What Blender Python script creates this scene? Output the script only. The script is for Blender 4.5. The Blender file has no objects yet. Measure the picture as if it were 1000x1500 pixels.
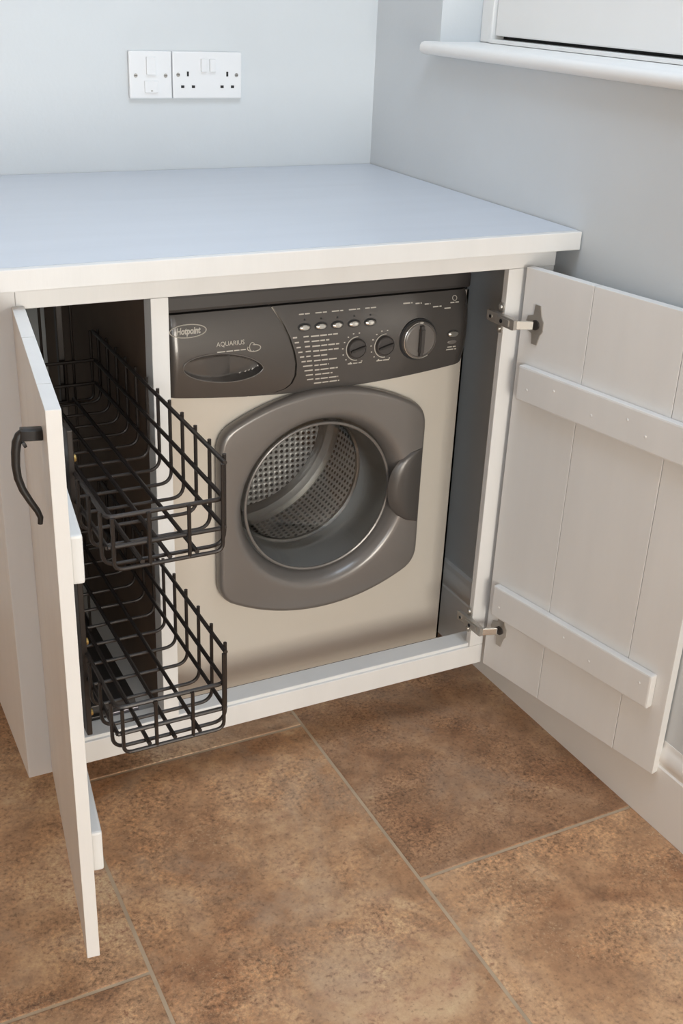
import bpy, bmesh, math, random
from mathutils import Matrix, Vector, Euler
random.seed(7)
SC = bpy.context.scene
COL = SC.collection

# ------------------------------------------------------------------ camera
cam_data = bpy.data.cameras.new('camera')
cam_data.sensor_fit = 'VERTICAL'
cam_data.sensor_height = 36.0
cam_data.lens = 36.0 * 1634.03 / 1500.0
cam_data.clip_start = 0.02
cam = bpy.data.objects.new('camera', cam_data)
COL.objects.link(cam)
cam.location = (-1.2169, -1.5326, 1.3159)
cam.rotation_mode = 'XYZ'
cam.rotation_euler = (math.radians(64.5816), math.radians(-2.3401), math.radians(-26.7105))
SC.camera = cam

# ------------------------------------------------------------------ view, world, lights
SC.view_settings.view_transform = 'Standard'
SC.view_settings.look = 'None'
SC.view_settings.gamma = 1.0
SC.view_settings.use_curve_mapping = False
SC.view_settings.exposure = 0.0
w = bpy.data.worlds.new('daylight'); SC.world = w
w.use_nodes = True
w.node_tree.nodes['Background'].inputs[0].default_value = (0.75, 0.85, 1.0, 1)
w.node_tree.nodes['Background'].inputs[1].default_value = 1.0

def area_light(name, loc, direction, sx, sy, power, color):
    d = bpy.data.lights.new(name, 'AREA'); d.shape = 'RECTANGLE'
    d.size = sx; d.size_y = sy; d.energy = power; d.color = color
    o = bpy.data.objects.new(name, d); COL.objects.link(o)
    o.location = loc
    o.rotation_euler = Vector(direction).to_track_quat('-Z', 'Y').to_euler()
    return o
# daylight through the window above the worktop, through the glazed door in the wall
# behind the camera, and through the roof window; the front-left lamp is added fill
area_light('window_daylight', (0.24, -0.13, 1.72), (-1, 0, -0.25), 1.15, 0.8, 13, (0.80, 0.90, 1.0))
area_light('glazed_door_daylight', (-0.62, -3.44, 0.75), (0, 1, 0), 1.0, 1.1, 72, (1.0, 0.925, 0.82))
area_light('front_fill_light', (-2.25, -3.44, 1.55), (0, 1, 0), 1.0, 1.0, 37, (0.93, 0.96, 1.0))  # added fill lamp, lifts the left post and the right wall
area_light('roof_window_daylight', (-0.52, -0.45, 2.52), (0, 0, -1), 0.8, 0.9, 14, (0.70, 0.84, 1.0))

# ------------------------------------------------------------------ materials
def lin(c):
    out = []
    for v in c:
        v /= 255.0
        out.append(v / 12.92 if v <= 0.04045 else ((v + 0.055) / 1.055) ** 2.4)
    return tuple(out) + (1.0,)

def mat(name, rgb, rough=0.5, metal=0.0, var=0.04, scale=8.0, bump=0.0, bump_scale=60.0, stretch=(1, 1, 1), spec=0.5, coat=0.0):
    m = bpy.data.materials.new(name); m.use_nodes = True
    nt = m.node_tree; b = nt.nodes['Principled BSDF']
    b.inputs['Roughness'].default_value = rough
    b.inputs['Metallic'].default_value = metal
    b.inputs['Specular IOR Level'].default_value = spec
    b.inputs['Coat Weight'].default_value = coat
    tc = nt.nodes.new('ShaderNodeTexCoord')
    mp = nt.nodes.new('ShaderNodeMapping'); mp.inputs['Scale'].default_value = stretch
    nt.links.new(tc.outputs['Object'], mp.inputs[0])
    n = nt.nodes.new('ShaderNodeTexNoise'); n.inputs['Scale'].default_value = scale; n.inputs['Detail'].default_value = 4
    nt.links.new(mp.outputs[0], n.inputs[0])
    r = nt.nodes.new('ShaderNodeValToRGB')
    c = lin(rgb)
    r.color_ramp.elements[0].position = 0.3; r.color_ramp.elements[1].position = 0.7
    r.color_ramp.elements[0].color = tuple(min(1, v * (1 - var)) for v in c[:3]) + (1,)
    r.color_ramp.elements[1].color = tuple(min(1, v * (1 + var)) for v in c[:3]) + (1,)
    nt.links.new(n.outputs[0], r.inputs[0]); nt.links.new(r.outputs[0], b.inputs['Base Color'])
    if bump > 0:
        n2 = nt.nodes.new('ShaderNodeTexNoise'); n2.inputs['Scale'].default_value = bump_scale; n2.inputs['Detail'].default_value = 3
        nt.links.new(mp.outputs[0], n2.inputs[0])
        bp = nt.nodes.new('ShaderNodeBump'); bp.inputs['Strength'].default_value = bump; bp.inputs['Distance'].default_value = 0.002
        nt.links.new(n2.outputs[0], bp.inputs['Height']); nt.links.new(bp.outputs[0], b.inputs['Normal'])
    return m

M = {}
M['wall'] = mat('wall_paint', (208, 212, 214), 0.75, var=0.02, scale=5, bump=0.12, bump_scale=120)
M['wall_tan'] = mat('tan_wall_paint', (220, 172, 116), 0.75, var=0.03, scale=5)
M['brown_board'] = mat('dark_brown_board', (104, 84, 68), 0.7, var=0.08, scale=20)
M['ceil'] = mat('ceiling_paint', (232, 232, 230), 0.8, var=0.01)
M['wood'] = mat('white_painted_wood', (221, 219, 216), 0.42, var=0.025, scale=6, bump=0.10, bump_scale=40, stretch=(3, 3, 0.5))
M['top'] = mat('worktop_paint', (202, 206, 213), 0.36, var=0.02, scale=5, bump=0.10, bump_scale=40, stretch=(0.5, 4, 4))
M['gloss'] = mat('gloss_trim_paint', (238, 237, 234), 0.3, var=0.015, scale=6)
M['plastic'] = mat('white_socket_plastic', (228, 229, 230), 0.3, var=0.01)
M['hole'] = mat('dark_slot', (22, 22, 24), 0.6, var=0.02)
M['screw'] = mat('nickel_screw', (170, 168, 165), 0.3, metal=0.9)
M['nickel'] = mat('nickel_hinge', (176, 170, 162), 0.35, metal=0.6, var=0.08, scale=40)
M['brass'] = mat('brass_bolt', (205, 175, 110), 0.3, metal=0.9)
M['iron'] = mat('black_iron', (34, 32, 31), 0.42, var=0.1, scale=60, bump=0.2, bump_scale=90)
M['wire'] = mat('dark_bronze_wire', (46, 39, 35), 0.38, metal=0.25, var=0.1, scale=30)
M['runner'] = mat('dark_runner', (70, 66, 64), 0.4, metal=0.5)
M['runner2'] = mat('pale_runner', (150, 145, 150), 0.3, metal=0.7)
M['silver'] = mat('silver_machine_paint', (214, 206, 194), 0.34, metal=0.15, var=0.015, scale=4)
M['dark'] = mat('graphite_panel', (92, 88, 85), 0.26, metal=0.35, var=0.02, scale=5, coat=0.3)
M['lid'] = mat('graphite_lid', (70, 66, 64), 0.4, var=0.02)
M['dframe'] = mat('graphite_door_frame', (124, 119, 115), 0.32, metal=0.3, var=0.02, scale=5, coat=0.3)
M['chrome'] = mat('chrome_button', (225, 222, 215), 0.18, metal=0.85, var=0.01)
M['print'] = mat('pale_print', (196, 190, 180), 0.5, var=0.01)
M['kick'] = mat('dark_kickplate', (52, 48, 46), 0.5)
M['gasket'] = mat('grey_gasket', (214, 212, 207), 0.45, var=0.03)
M['steel'] = mat('stainless_steel', (190, 188, 184), 0.25, metal=0.9, var=0.02)
M['grout'] = mat('grout', (186, 165, 140), 0.85, var=0.12, scale=14, bump=0.3)

def drum_material():
    m = bpy.data.materials.new('perforated_drum_steel'); m.use_nodes = True
    nt = m.node_tree; b = nt.nodes['Principled BSDF']
    b.inputs['Metallic'].default_value = 0.55; b.inputs['Roughness'].default_value = 0.3
    uv = nt.nodes.new('ShaderNodeUVMap')
    mp = nt.nodes.new('ShaderNodeMapping'); nt.links.new(uv.outputs[0], mp.inputs[0])
    v = nt.nodes.new('ShaderNodeTexVoronoi'); v.inputs['Scale'].default_value = 1.0
    v.inputs['Randomness'].default_value = 0.0
    nt.links.new(mp.outputs[0], v.inputs[0])
    r = nt.nodes.new('ShaderNodeValToRGB')
    e = r.color_ramp.elements
    e[0].position = 0.26; e[0].color = lin((40, 38, 38)); e[1].position = 0.34; e[1].color = lin((222, 220, 217))
    nt.links.new(v.outputs['Distance'], r.inputs[0]); nt.links.new(r.outputs[0], b.inputs['Base Color'])
    bp = nt.nodes.new('ShaderNodeBump'); bp.inputs['Strength'].default_value = 0.6; bp.inputs['Distance'].default_value = 0.003
    nt.links.new(v.outputs['Distance'], bp.inputs['Height']); nt.links.new(bp.outputs[0], b.inputs['Normal'])
    return m
M['drum'] = drum_material()

def glass_material(name, tint, fac):
    m = bpy.data.materials.new(name); m.use_nodes = True
    nt = m.node_tree; out = nt.nodes['Material Output']; nt.nodes.remove(nt.nodes['Principled BSDF'])
    t = nt.nodes.new('ShaderNodeBsdfTransparent'); t.inputs[0].default_value = tint
    g = nt.nodes.new('ShaderNodeBsdfGlossy'); g.inputs['Roughness'].default_value = 0.04
    f = nt.nodes.new('ShaderNodeFresnel'); f.inputs[0].default_value = 1.5
    a = nt.nodes.new('ShaderNodeMath'); a.operation = 'ADD'; a.inputs[1].default_value = fac; a.use_clamp = True
    mx = nt.nodes.new('ShaderNodeMixShader')
    nt.links.new(f.outputs[0], a.inputs[0]); nt.links.new(a.outputs[0], mx.inputs[0])
    nt.links.new(t.outputs[0], mx.inputs[1]); nt.links.new(g.outputs[0], mx.inputs[2])
    nt.links.new(mx.outputs[0], out.inputs[0])
    return m
M['glass'] = glass_material('door_glass', (0.93, 0.93, 0.92, 1), 0.04)
M['pane'] = glass_material('window_glass', (0.97, 0.98, 0.98, 1), 0.0)

def tile_material():
    m = bpy.data.materials.new('terracotta_stone_tile'); m.use_nodes = True
    nt = m.node_tree; N = nt.nodes; L = nt.links; b = N['Principled BSDF']
    tc = N.new('ShaderNodeTexCoord'); oi = N.new('ShaderNodeObjectInfo')
    add = N.new('ShaderNodeVectorMath'); add.operation = 'ADD'
    L.new(tc.outputs['Object'], add.inputs[0])
    sc = N.new('ShaderNodeVectorMath'); sc.operation = 'SCALE'; sc.inputs['Scale'].default_value = 3.7
    L.new(oi.outputs['Location'], sc.inputs[0]); L.new(sc.outputs[0], add.inputs[1])
    def noise(s, d, rough=0.6, dist=0.0):
        n = N.new('ShaderNodeTexNoise'); n.inputs['Scale'].default_value = s; n.inputs['Detail'].default_value = d
        n.inputs['Roughness'].default_value = rough; n.inputs['Distortion'].default_value = dist
        L.new(add.outputs[0], n.inputs[0]); return n
    def ramp(src, stops):
        r = N.new('ShaderNodeValToRGB'); e = r.color_ramp.elements
        while len(e) < len(stops): e.new(0.5)
        for k, (p, c) in enumerate(stops): e[k].position = p; e[k].color = c
        L.new(src, r.inputs[0]); return r
    big = ramp(noise(4.5, 5, 0.6, 0.6).outputs[0], [(0.30, lin((148, 114, 88))), (0.5, lin((182, 152, 124))), (0.68, lin((208, 185, 160)))])
    mid = noise(22, 6, 0.7, 0.3)
    mr = ramp(mid.outputs[0], [(0.34, lin((120, 90, 66))), (0.5, lin((190, 170, 150))), (0.7, lin((236, 222, 204)))])
    mx = N.new('ShaderNodeMixRGB'); mx.blend_type = 'OVERLAY'; mx.inputs[0].default_value = 0.42
    L.new(big.outputs[0], mx.inputs[1]); L.new(mr.outputs[0], mx.inputs[2])
    gr = ramp(noise(150, 6, 0.75, 0.2).outputs[0], [(0.36, lin((96, 84, 74))), (0.5, lin((188, 184, 180))), (0.64, lin((252, 244, 232)))])
    mg = N.new('ShaderNodeMixRGB'); mg.blend_type = 'OVERLAY'; pg = ramp(noise(5.2, 4, 0.6, 0.5).outputs[0], [(0.44, (0.12, 0.12, 0.12, 1)), (0.62, (0.62, 0.62, 0.62, 1))])
    L.new(pg.outputs[0], mg.inputs[0])
    L.new(mx.outputs[0], mg.inputs[1]); L.new(gr.outputs[0], mg.inputs[2])
    # pale dusty bloom in loose patches
    bl_ = ramp(noise(3.1, 6, 0.7, 0.8).outputs[0], [(0.52, (0, 0, 0, 1)), (0.72, (1, 1, 1, 1))])
    mb = N.new('ShaderNodeMixRGB'); mb.inputs[2].default_value = lin((190, 176, 160))
    mbf = N.new('ShaderNodeMath'); mbf.operation = 'MULTIPLY'; mbf.inputs[1].default_value = 0.5
    L.new(bl_.outputs[0], mbf.inputs[0]); L.new(mbf.outputs[0], mb.inputs[0]); L.new(mg.outputs[0], mb.inputs[1])
    mx = mb
    # fine pale and dark flecks gathered in worn patches
    fl = ramp(noise(230, 3, 0.6).outputs[0], [(0.56, (0, 0, 0, 1)), (0.68, (1, 1, 1, 1))])
    patch = ramp(noise(6.5, 3).outputs[0], [(0.42, (0, 0, 0, 1)), (0.62, (1, 1, 1, 1))])
    ml = N.new('ShaderNodeMath'); ml.operation = 'MULTIPLY'; L.new(fl.outputs[0], ml.inputs[0]); L.new(patch.outputs[0], ml.inputs[1])
    ml2 = N.new('ShaderNodeMath'); ml2.operation = 'MULTIPLY'; ml2.inputs[1].default_value = 0.7; L.new(ml.outputs[0], ml2.inputs[0])
    m2 = N.new('ShaderNodeMixRGB'); m2.inputs[2].default_value = lin((205, 178, 146)); L.new(ml2.outputs[0], m2.inputs[0]); L.new(mx.outputs[0], m2.inputs[1])
    dk = ramp(noise(150, 3, 0.6).outputs[0], [(0.30, (1, 1, 1, 1)), (0.42, (0, 0, 0, 1))])
    ml3 = N.new('ShaderNodeMath'); ml3.operation = 'MULTIPLY'; ml3.inputs[1].default_value = 0.35; L.new(dk.outputs[0], ml3.inputs[0])
    m3 = N.new('ShaderNodeMixRGB'); m3.inputs[2].default_value = lin((80, 58, 42)); L.new(ml3.outputs[0], m3.inputs[0]); L.new(m2.outputs[0], m3.inputs[1])
    tint = N.new('ShaderNodeMixRGB'); tint.blend_type = 'MULTIPLY'; tint.inputs[0].default_value = 1.0
    L.new(m3.outputs[0], tint.inputs[1]); L.new(oi.outputs['Color'], tint.inputs[2])
    L.new(tint.outputs[0], b.inputs['Base Color'])
    rr = ramp(mid.outputs[0], [(0.3, (0.42, 0.42, 0.42, 1)), (0.7, (0.62, 0.62, 0.62, 1))]); L.new(rr.outputs[0], b.inputs['Roughness'])
    bp = N.new('ShaderNodeBump'); bp.inputs['Strength'].default_value = 0.25; bp.inputs['Distance'].default_value = 0.003
    L.new(noise(60, 5, 0.7).outputs[0], bp.inputs['Height']); L.new(bp.outputs[0], b.inputs['Normal'])
    return m
M['tile'] = tile_material()

# ------------------------------------------------------------------ mesh helpers
def obj(name, bm, material, parent=None, smooth=False, local=False):
    me = bpy.data.meshes.new(name)
    bmesh.ops.recalc_face_normals(bm, faces=bm.faces[:])
    if smooth:
        for f in bm.faces: f.smooth = True
    bm.to_mesh(me); bm.free()
    if material: me.materials.append(material)
    if smooth:
        me.set_sharp_from_angle(angle=math.radians(38))
    o = bpy.data.objects.new(name, me); COL.objects.link(o)
    attach(o, parent, local)
    return o

def world_of(o):
    m = Matrix.LocRotScale(o.location, o.rotation_euler, None)
    return (world_of(o.parent) @ o.matrix_parent_inverse @ m) if o.parent else m

def attach(o, parent, local=False):
    if parent is None: return
    o.parent = parent
    if not local: o.matrix_parent_inverse = world_of(parent).inverted()

def boxbm(x0, x1, y0, y1, z0, z1, bev=0.0, bm=None):
    b = bmesh.new()
    bmesh.ops.create_cube(b, size=1.0)
    for v in b.verts:
        v.co = Vector((x0 + (v.co.x + .5) * (x1 - x0), y0 + (v.co.y + .5) * (y1 - y0), z0 + (v.co.z + .5) * (z1 - z0)))
    if bev > 0:
        bmesh.ops.bevel(b, geom=b.edges[:], offset=bev, segments=2, affect='EDGES', profile=0.6)
    if bm is None: return b
    me = bpy.data.meshes.new('tmp'); b.to_mesh(me); b.free(); bm.from_mesh(me); bpy.data.meshes.remove(me)
    return bm

def box(name, x0, x1, y0, y1, z0, z1, material, parent=None, bev=0.002, local=False):
    return obj(name, boxbm(x0, x1, y0, y1, z0, z1, bev), material, parent, smooth=False, local=local)

def prism_bm(poly, a0, a1, axis='y', bev=0.0):
    """closed polygon extruded along an axis; poly gives the two other coordinates"""
    bm = bmesh.new()
    def P(p, a):
        return {'x': (a, p[0], p[1]), 'y': (p[0], a, p[1]), 'z': (p[0], p[1], a)}[axis]
    v0 = [bm.verts.new(P(p, a0)) for p in poly]; v1 = [bm.verts.new(P(p, a1)) for p in poly]
    n = len(poly)
    bm.faces.new(v0); bm.faces.new(v1[::-1])
    for i in range(n): bm.faces.new((v0[i], v1[i], v1[(i + 1) % n], v0[(i + 1) % n]))
    if bev > 0:
        bmesh.ops.bevel(bm, geom=bm.edges[:], offset=bev, segments=2, affect='EDGES', profile=0.6)
    return bm

def tube_bm(pts, r, bm=None, n=8, closed=False, radii=None):
    bm = bm or bmesh.new()
    pts = [Vector(p) for p in pts]
    rings = []
    prev = None
    for i, p in enumerate(pts):
        if closed: t = pts[(i + 1) % len(pts)] - pts[i - 1]
        else: t = pts[min(i + 1, len(pts) - 1)] - pts[max(i - 1, 0)]
        t.normalize()
        if prev is None:
            a = Vector((0, 0, 1)) if abs(t.z) < 0.9 else Vector((1, 0, 0))
            u = t.cross(a).normalized()
        else:
            u = (prev - t * prev.dot(t)).normalized()
        prev = u
        v = t.cross(u)
        rr = radii[i] if radii else r
        rings.append([bm.verts.new(p + (u * math.cos(2 * math.pi * k / n) + v * math.sin(2 * math.pi * k / n)) * rr) for k in range(n)])
    m = len(rings)
    for i in range(m if closed else m - 1):
        a, b = rings[i], rings[(i + 1) % m]
        for k in range(n): bm.faces.new((a[k], a[(k + 1) % n], b[(k + 1) % n], b[k]))
    if not closed:
        bm.faces.new(rings[0]); bm.faces.new(rings[-1][::-1])
    return bm

def fillet(pts, r, seg=4):
    """round the corners of a polyline"""
    pts = [Vector(p) for p in pts]; out = [pts[0]]
    for i in range(1, len(pts) - 1):
        a, b, c = pts[i - 1], pts[i], pts[i + 1]
        d0 = (a - b); d1 = (c - b); rr = min(r, d0.length * .49, d1.length * .49)
        p0 = b + d0.normalized() * rr; p1 = b + d1.normalized() * rr
        for k in range(seg + 1):
            t = k / seg
            out.append(p0 * (1 - t) ** 2 + b * 2 * t * (1 - t) + p1 * t * t)
    out.append(pts[-1]); return out

def lathe_bm(profile, cx, cz, n=96, bm=None, cap_last=False):
    """revolve (radius, y) pairs about the y axis through (cx, cz)"""
    bm = bm or bmesh.new(); rings = []
    for r, y in profile:
        rings.append([bm.verts.new((cx + r * math.cos(2 * math.pi * k / n), y, cz + r * math.sin(2 * math.pi * k / n))) for k in range(n)])
    for a, b in zip(rings, rings[1:]):
        for k in range(n): bm.faces.new((a[k], a[(k + 1) % n], b[(k + 1) % n], b[k]))
    if cap_last: bm.faces.new(rings[-1])
    return bm

def empty(name, loc):
    o = bpy.data.objects.new(name, None); COL.objects.link(o); o.location = loc; o.empty_display_size = 0.05
    return o
def tag(o, label=None, cat=None, group=None, kind=None):
    if label: o['label'] = label
    if cat: o['category'] = cat
    if group: o['group'] = group
    if kind: o['kind'] = kind
    return o

# ================================================================== ROOM
XW, YW = 0.014, 0.739          # faces of the right wall and of the back wall
XL, YF, ZC = -3.3, -3.3, 2.45  # left wall, front wall, ceiling
# ---- floor: grout bed with a tile object for every tile
floor = tag(obj('floor', boxbm(XL, XW + .25, YF, YW, -0.06, -0.0016), M['grout']), kind='structure')
floor['label'] = 'brown stone-look tiled floor with pale grout joints'
TW, TL, G = 0.455, 0.770, 0.0027
full_mesh = None
def tile_bm(w_, l_):
    return boxbm(-w_ / 2, w_ / 2, -l_ / 2, l_ / 2, -0.012, 0, 0.0022)
tints = [(1, 1, 1), (1.05, 1.02, .98), (.93, .93, .95), (1.0, .95, .9), (1.06, 1.04, 1.02)]
col_i = 0
x1 = XW
x0 = -0.430
while x1 > XL:
    first = -0.375 if col_i % 2 == 0 else 0.081
    y = first
    while y + TL < YW: y += TL
    y_hi = YW
    rows = []
    while y_hi > YF:
        y_lo = max(y, YF)
        if y_hi - y_lo > 0.02: rows.append((y_lo, y_hi))
        y_hi = y_lo; y -= TL
    for r_i, (a, b) in enumerate(rows):
        cx, cy = (max(x0, XL) + x1) / 2, (a + b) / 2
        wid, ln = x1 - max(x0, XL) - 2 * G, b - a - 2 * G
        if abs(wid - (TW - 2 * G)) < 1e-6 and abs(ln - (TL - 2 * G)) < 1e-6:
            if full_mesh is None:
                t = obj('tile', tile_bm(wid, ln), M['tile']); full_mesh = t.data
            else:
                t = bpy.data.objects.new('tile', full_mesh); COL.objects.link(t)
        else:
            t = obj('tile', tile_bm(wid, ln), M['tile'])
        t.location = (cx, cy, random.uniform(-0.0006, 0.0))
        t.rotation_euler = (random.uniform(-.0008, .0008), random.uniform(-.0008, .0008), 0)
        c = random.choice(tints)
        if col_i == 0 and a < 0 < b: c = (0.74, 0.67, 0.62)
        if col_i == 0 and a < -0.5 < b: c = (1.10, 1.05, 0.98)
        if col_i == 1 and a < -0.2 < b: c = (1.0, 0.93, 0.85)
        if col_i == 1 and a < 0.3 < b: c = (0.95, 0.97, 1.0)
        if col_i == 2: c = (0.90, 0.87, 0.82)
        t.color = c + (1,)
        attach(t, floor)
    x1 = x0; x0 -= TW; col_i += 1

# ---- walls and ceiling
tag(obj('wall_back', boxbm(XL - .2, XW + .25, YW, YW + .2, -0.06, ZC + .1), M['wall']), kind='structure')
tag(obj('wall_left', boxbm(XL - .2, XL, YF, YW, -0.06, ZC + .1), M['wall_tan']), kind='structure')
DX0, DX1, DZ1 = -1.22, -0.02, 2.1
bm = bmesh.new()
for (a, b, c, d) in ((XL - .2, -2.8, -.06, ZC + .1), (-2.8, -1.7, -.06, 1.0), (-2.8, -1.7, DZ1, ZC + .1), (-1.7, DX0, -.06, ZC + .1), (DX0, DX1, DZ1, ZC + .1), (DX1, XW + .25, -.06, ZC + .1)):
    boxbm(a, b, YF - .2, YF, c, d, 0, bm)
tag(obj('wall_front', bm, M['wall']), kind='structure')
# right wall with the window opening and the glazed-door opening
WY0, WY1, WZ0, WZ1 = -0.72, 0.479, 1.195, 2.12
bm = bmesh.new()
for (a, b, c, d) in ((YF, WY0, -.06, ZC + .1),
                     (WY0, WY1, -.06, WZ0), (WY0, WY1, WZ1, ZC + .1), (WY1, YW, -.06, ZC + .1)):
    boxbm(XW, XW + .25, a, b, c, d, 0, bm)
bmesh.ops.remove_doubles(bm, verts=bm.verts[:], dist=1e-5)
tag(obj('wall_right', bm, M['wall']), kind='structure')
# ceiling with the roof-window opening
bm = bmesh.new()
RX0, RX1, RY0, RY1 = -0.97, -0.07, -0.95, 0.05
for (a, b, c, d) in ((XL, RX0, YF, YW), (RX1, XW + .25, YF, YW), (RX0, RX1, YF, RY0), (RX0, RX1, RY1, YW)):
    boxbm(a, b, c, d, ZC, ZC + .1, 0, bm)
tag(obj('ceiling', bm, M['ceil']), kind='structure')

# ---- window above the worktop
win = tag(empty('window_1', (0.12, -0.12, 1.22)), 'white painted window over the worktop with a deep white sill', kind='structure')
sill_profile = [(0.150, 1.1955), (-0.010, 1.1955), (-0.0165, 1.198), (-0.0200, 1.203), (-0.0200, 1.211), (-0.0165, 1.2165), (-0.010, 1.219), (0.150, 1.220)]
bm = bmesh.new()
ya, yb = 0.497, WY0 - 0.02
v0 = [bm.verts.new((x, ya, z)) for x, z in sill_profile]; v1 = [bm.verts.new((x, yb, z)) for x, z in sill_profile]
n = len(sill_profile)
bm.faces.new(v0); bm.faces.new(v1[::-1])
for i in range(n): bm.faces.new((v0[i], v1[i], v1[(i + 1) % n], v0[(i + 1) % n]))
for v in bm.verts:      # the board stays inside the reveal behind the wall face
    if v.co.x > 0.1: v.co.y = 0.478 if v.co.y > 0 else WY0 + .001
sill = obj('window_sill', bm, M['gloss'], win, smooth=True)
box('jamb', 0.105, 0.150, 0.440, 0.4785, 1.2205, WZ1, M['gloss'], win, 0.003)
box('jamb', 0.105, 0.150, WY0 + .0005, WY0 + .039, 1.2205, WZ1, M['gloss'], win, 0.003)
box('head_frame', 0.105, 0.150, WY0 + .039, 0.440, WZ1 - .045, WZ1 - .0005, M['gloss'], win, 0.003)
box('bottom_frame', 0.100, 0.150, WY0 + .0395, 0.4395, 1.2205, 1.2275, M['gloss'], win, 0.001)
box('seal_strip', 0.135, 0.150, WY0 + .039, 0.440, 1.2276, 1.2335, M['hole'], win, 0)
box('sash_rail', 0.112, 0.148, WY0 + .043, 0.4365, 1.2336, 1.335, M['gloss'], win, 0.003)
box('sash_stile', 0.112, 0.148, 0.380, 0.4365, 1.335, WZ1 - .05, M['gloss'], win, 0.003)
box('sash_stile', 0.112, 0.148, WY0 + .043, WY0 + .10, 1.335, WZ1 - .05, M['gloss'], win, 0.003)
box('pane', 0.128, 0.132, WY0 + .10, 0.380, 1.335, WZ1 - .05, M['pane'], win, 0)

# ---- glazed door in the front wall, and roof window (both outside the picture)
dr = tag(empty('door_1', (-0.62, YF - .1, 0)), 'glazed garden door in the front wall', kind='structure')
dm = (DX0 + DX1) / 2
for (a, b) in ((DX0, DX0 + .07), (dm - .04, dm + .04), (DX1 - .07, DX1)):
    box('stile', a + .0005, b - .0005, YF - .12, YF - .07, 0.0, DZ1 - .0005, M['gloss'], dr, 0.003)
for (a, b) in ((DX0 + .07, dm - .04), (dm + .04, DX1 - .07)):
    for (c, d) in ((0.0, 0.18), (DZ1 - .1, DZ1)):
        box('rail', a, b, YF - .12, YF - .07, c + .0005, d - .0005, M['gloss'], dr, 0.003)
    box('pane', a, b, YF - .097, YF - .093, 0.18, DZ1 - .1, M['pane'], dr, 0)
fw = tag(empty('added_fill_window', (-2.25, YF - .1, 1.0)), 'added white framed window in the front wall, out of view, for fill light', kind='structure')  # added window, out of view, frames the front fill lamp
for (a, b, c, d) in ((-2.7995, -2.75, 1.0005, 2.0995), (-1.75, -1.7005, 1.0005, 2.0995), (-2.75, -1.75, 1.0005, 1.06), (-2.75, -1.75, 2.04, 2.0995), (-2.27, -2.23, 1.06, 2.04)):
    box('frame_bar', a, b, YF - .12, YF - .07, c, d, M['gloss'], fw, 0.003)
for (a, b) in ((-2.75, -2.27), (-2.23, -1.75)):
    box('pane', a, b, YF - .097, YF - .093, 1.06, 2.04, M['pane'], fw, 0)
rw = tag(empty('window_2', (-.52, -.45, ZC)), 'roof window in the ceiling', kind='structure')
box('frame', RX0, RX0 + .05, RY0, RY1, ZC - .005, ZC + .06, M['gloss'], rw, 0.003)
box('frame', RX1 - .05, RX1, RY0, RY1, ZC - .005, ZC + .06, M['gloss'], rw, 0.003)
box('frame', RX0 + .05, RX1 - .05, RY0, RY0 + .05, ZC - .005, ZC + .06, M['gloss'], rw, 0.003)
box('frame', RX0 + .05, RX1 - .05, RY1 - .05, RY1, ZC - .005, ZC + .06, M['gloss'], rw, 0.003)

# ---- skirting board on the right wall, moulded top
prof = [(0.0, 0.0), (0.0, 0.121), (0.0025, 0.124), (0.0025, 0.129), (0.0, 0.133), (0.0005, 0.147), (0.0045, 0.158), (0.008, 0.1615), (0.008, 0.1655), (0.0105, 0.172), (0.0145, 0.175)]
bm = bmesh.new(); rows = []
for y, xf in ((YW - .001, -0.004), (0.12, -0.004), (-0.50, 0.0085), (YF + .001, 0.0085)):
    depth = XW - xf
    row = []
    for (d, z) in prof:
        row.append(bm.verts.new((min(xf + d, XW), y, z)) if d < 0.012 else bm.verts.new((max(XW, xf + d), y, z)))
    row.append(bm.verts.new((XW + .004, y, 0.175))); row.append(bm.verts.new((XW + .004, y, 0)))
    rows.append(row)
for a, b in zip(rows, rows[1:]):
    k = len(a)
    for i in range(k): bm.faces.new((a[i], a[(i + 1) % k], b[(i + 1) % k], b[i]))
bm.faces.new(rows[0]); bm.faces.new(rows[-1][::-1])
tag(obj('baseboard_right', bm, M['gloss'], smooth=True), 'white moulded skirting board along the right wall', kind='structure')

# ================================================================== CABINET
cab = tag(empty('cupboard', (-0.48, 0.36, 0.0)), 'white painted built-in cupboard with two plank doors standing open around the washing machine', 'cupboard')
W_ = M['wood']
ZB, ZT = 0.104, 0.9224
XE = -0.970
box('side_post', XE, -0.926, 0.0, 0.022, ZB, ZT, W_, cab, 0.0015)
box('end_panel', XE, XE + .018, 0.0222, YW - .002, ZB, ZT, W_, cab, 0.0015)
box('top_rail', -0.9258, -0.0165, 0.0, 0.022, 0.892, ZT, W_, cab, 0.0015)
box('bottom_rail', -0.9258, -0.0800, 0.0, 0.020, ZB, 0.1465, W_, cab, 0.0015)
box('door_stop', -0.9258, -0.0850, 0.0055, 0.047, 0.112, 0.1525, W_, cab, 0.0015)
box('hinge_post', -0.1107, -0.0797, 0.0, 0.014, 0.1467, 0.8918, W_, cab, 0.0015)
box('filler_strip', -0.0796, -0.0165, 0.002, 0.022, 0.180, 0.8918, W_, cab, 0.0015)
box('divider_post', -0.7350, -0.7080, 0.0, 0.034, 0.1526, 0.8918, W_, cab, 0.0015)
box('divider_panel', -0.7300, -0.7130, 0.0342, YW - .002, 0.120, 0.9000, M['brown_board'], cab, 0.001)  # darker brown than the white boards around it
box('bottom_panel', -0.9515, -0.7301, 0.0472, YW - .03, 0.130, 0.1485, W_, cab, 0.001)
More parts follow.
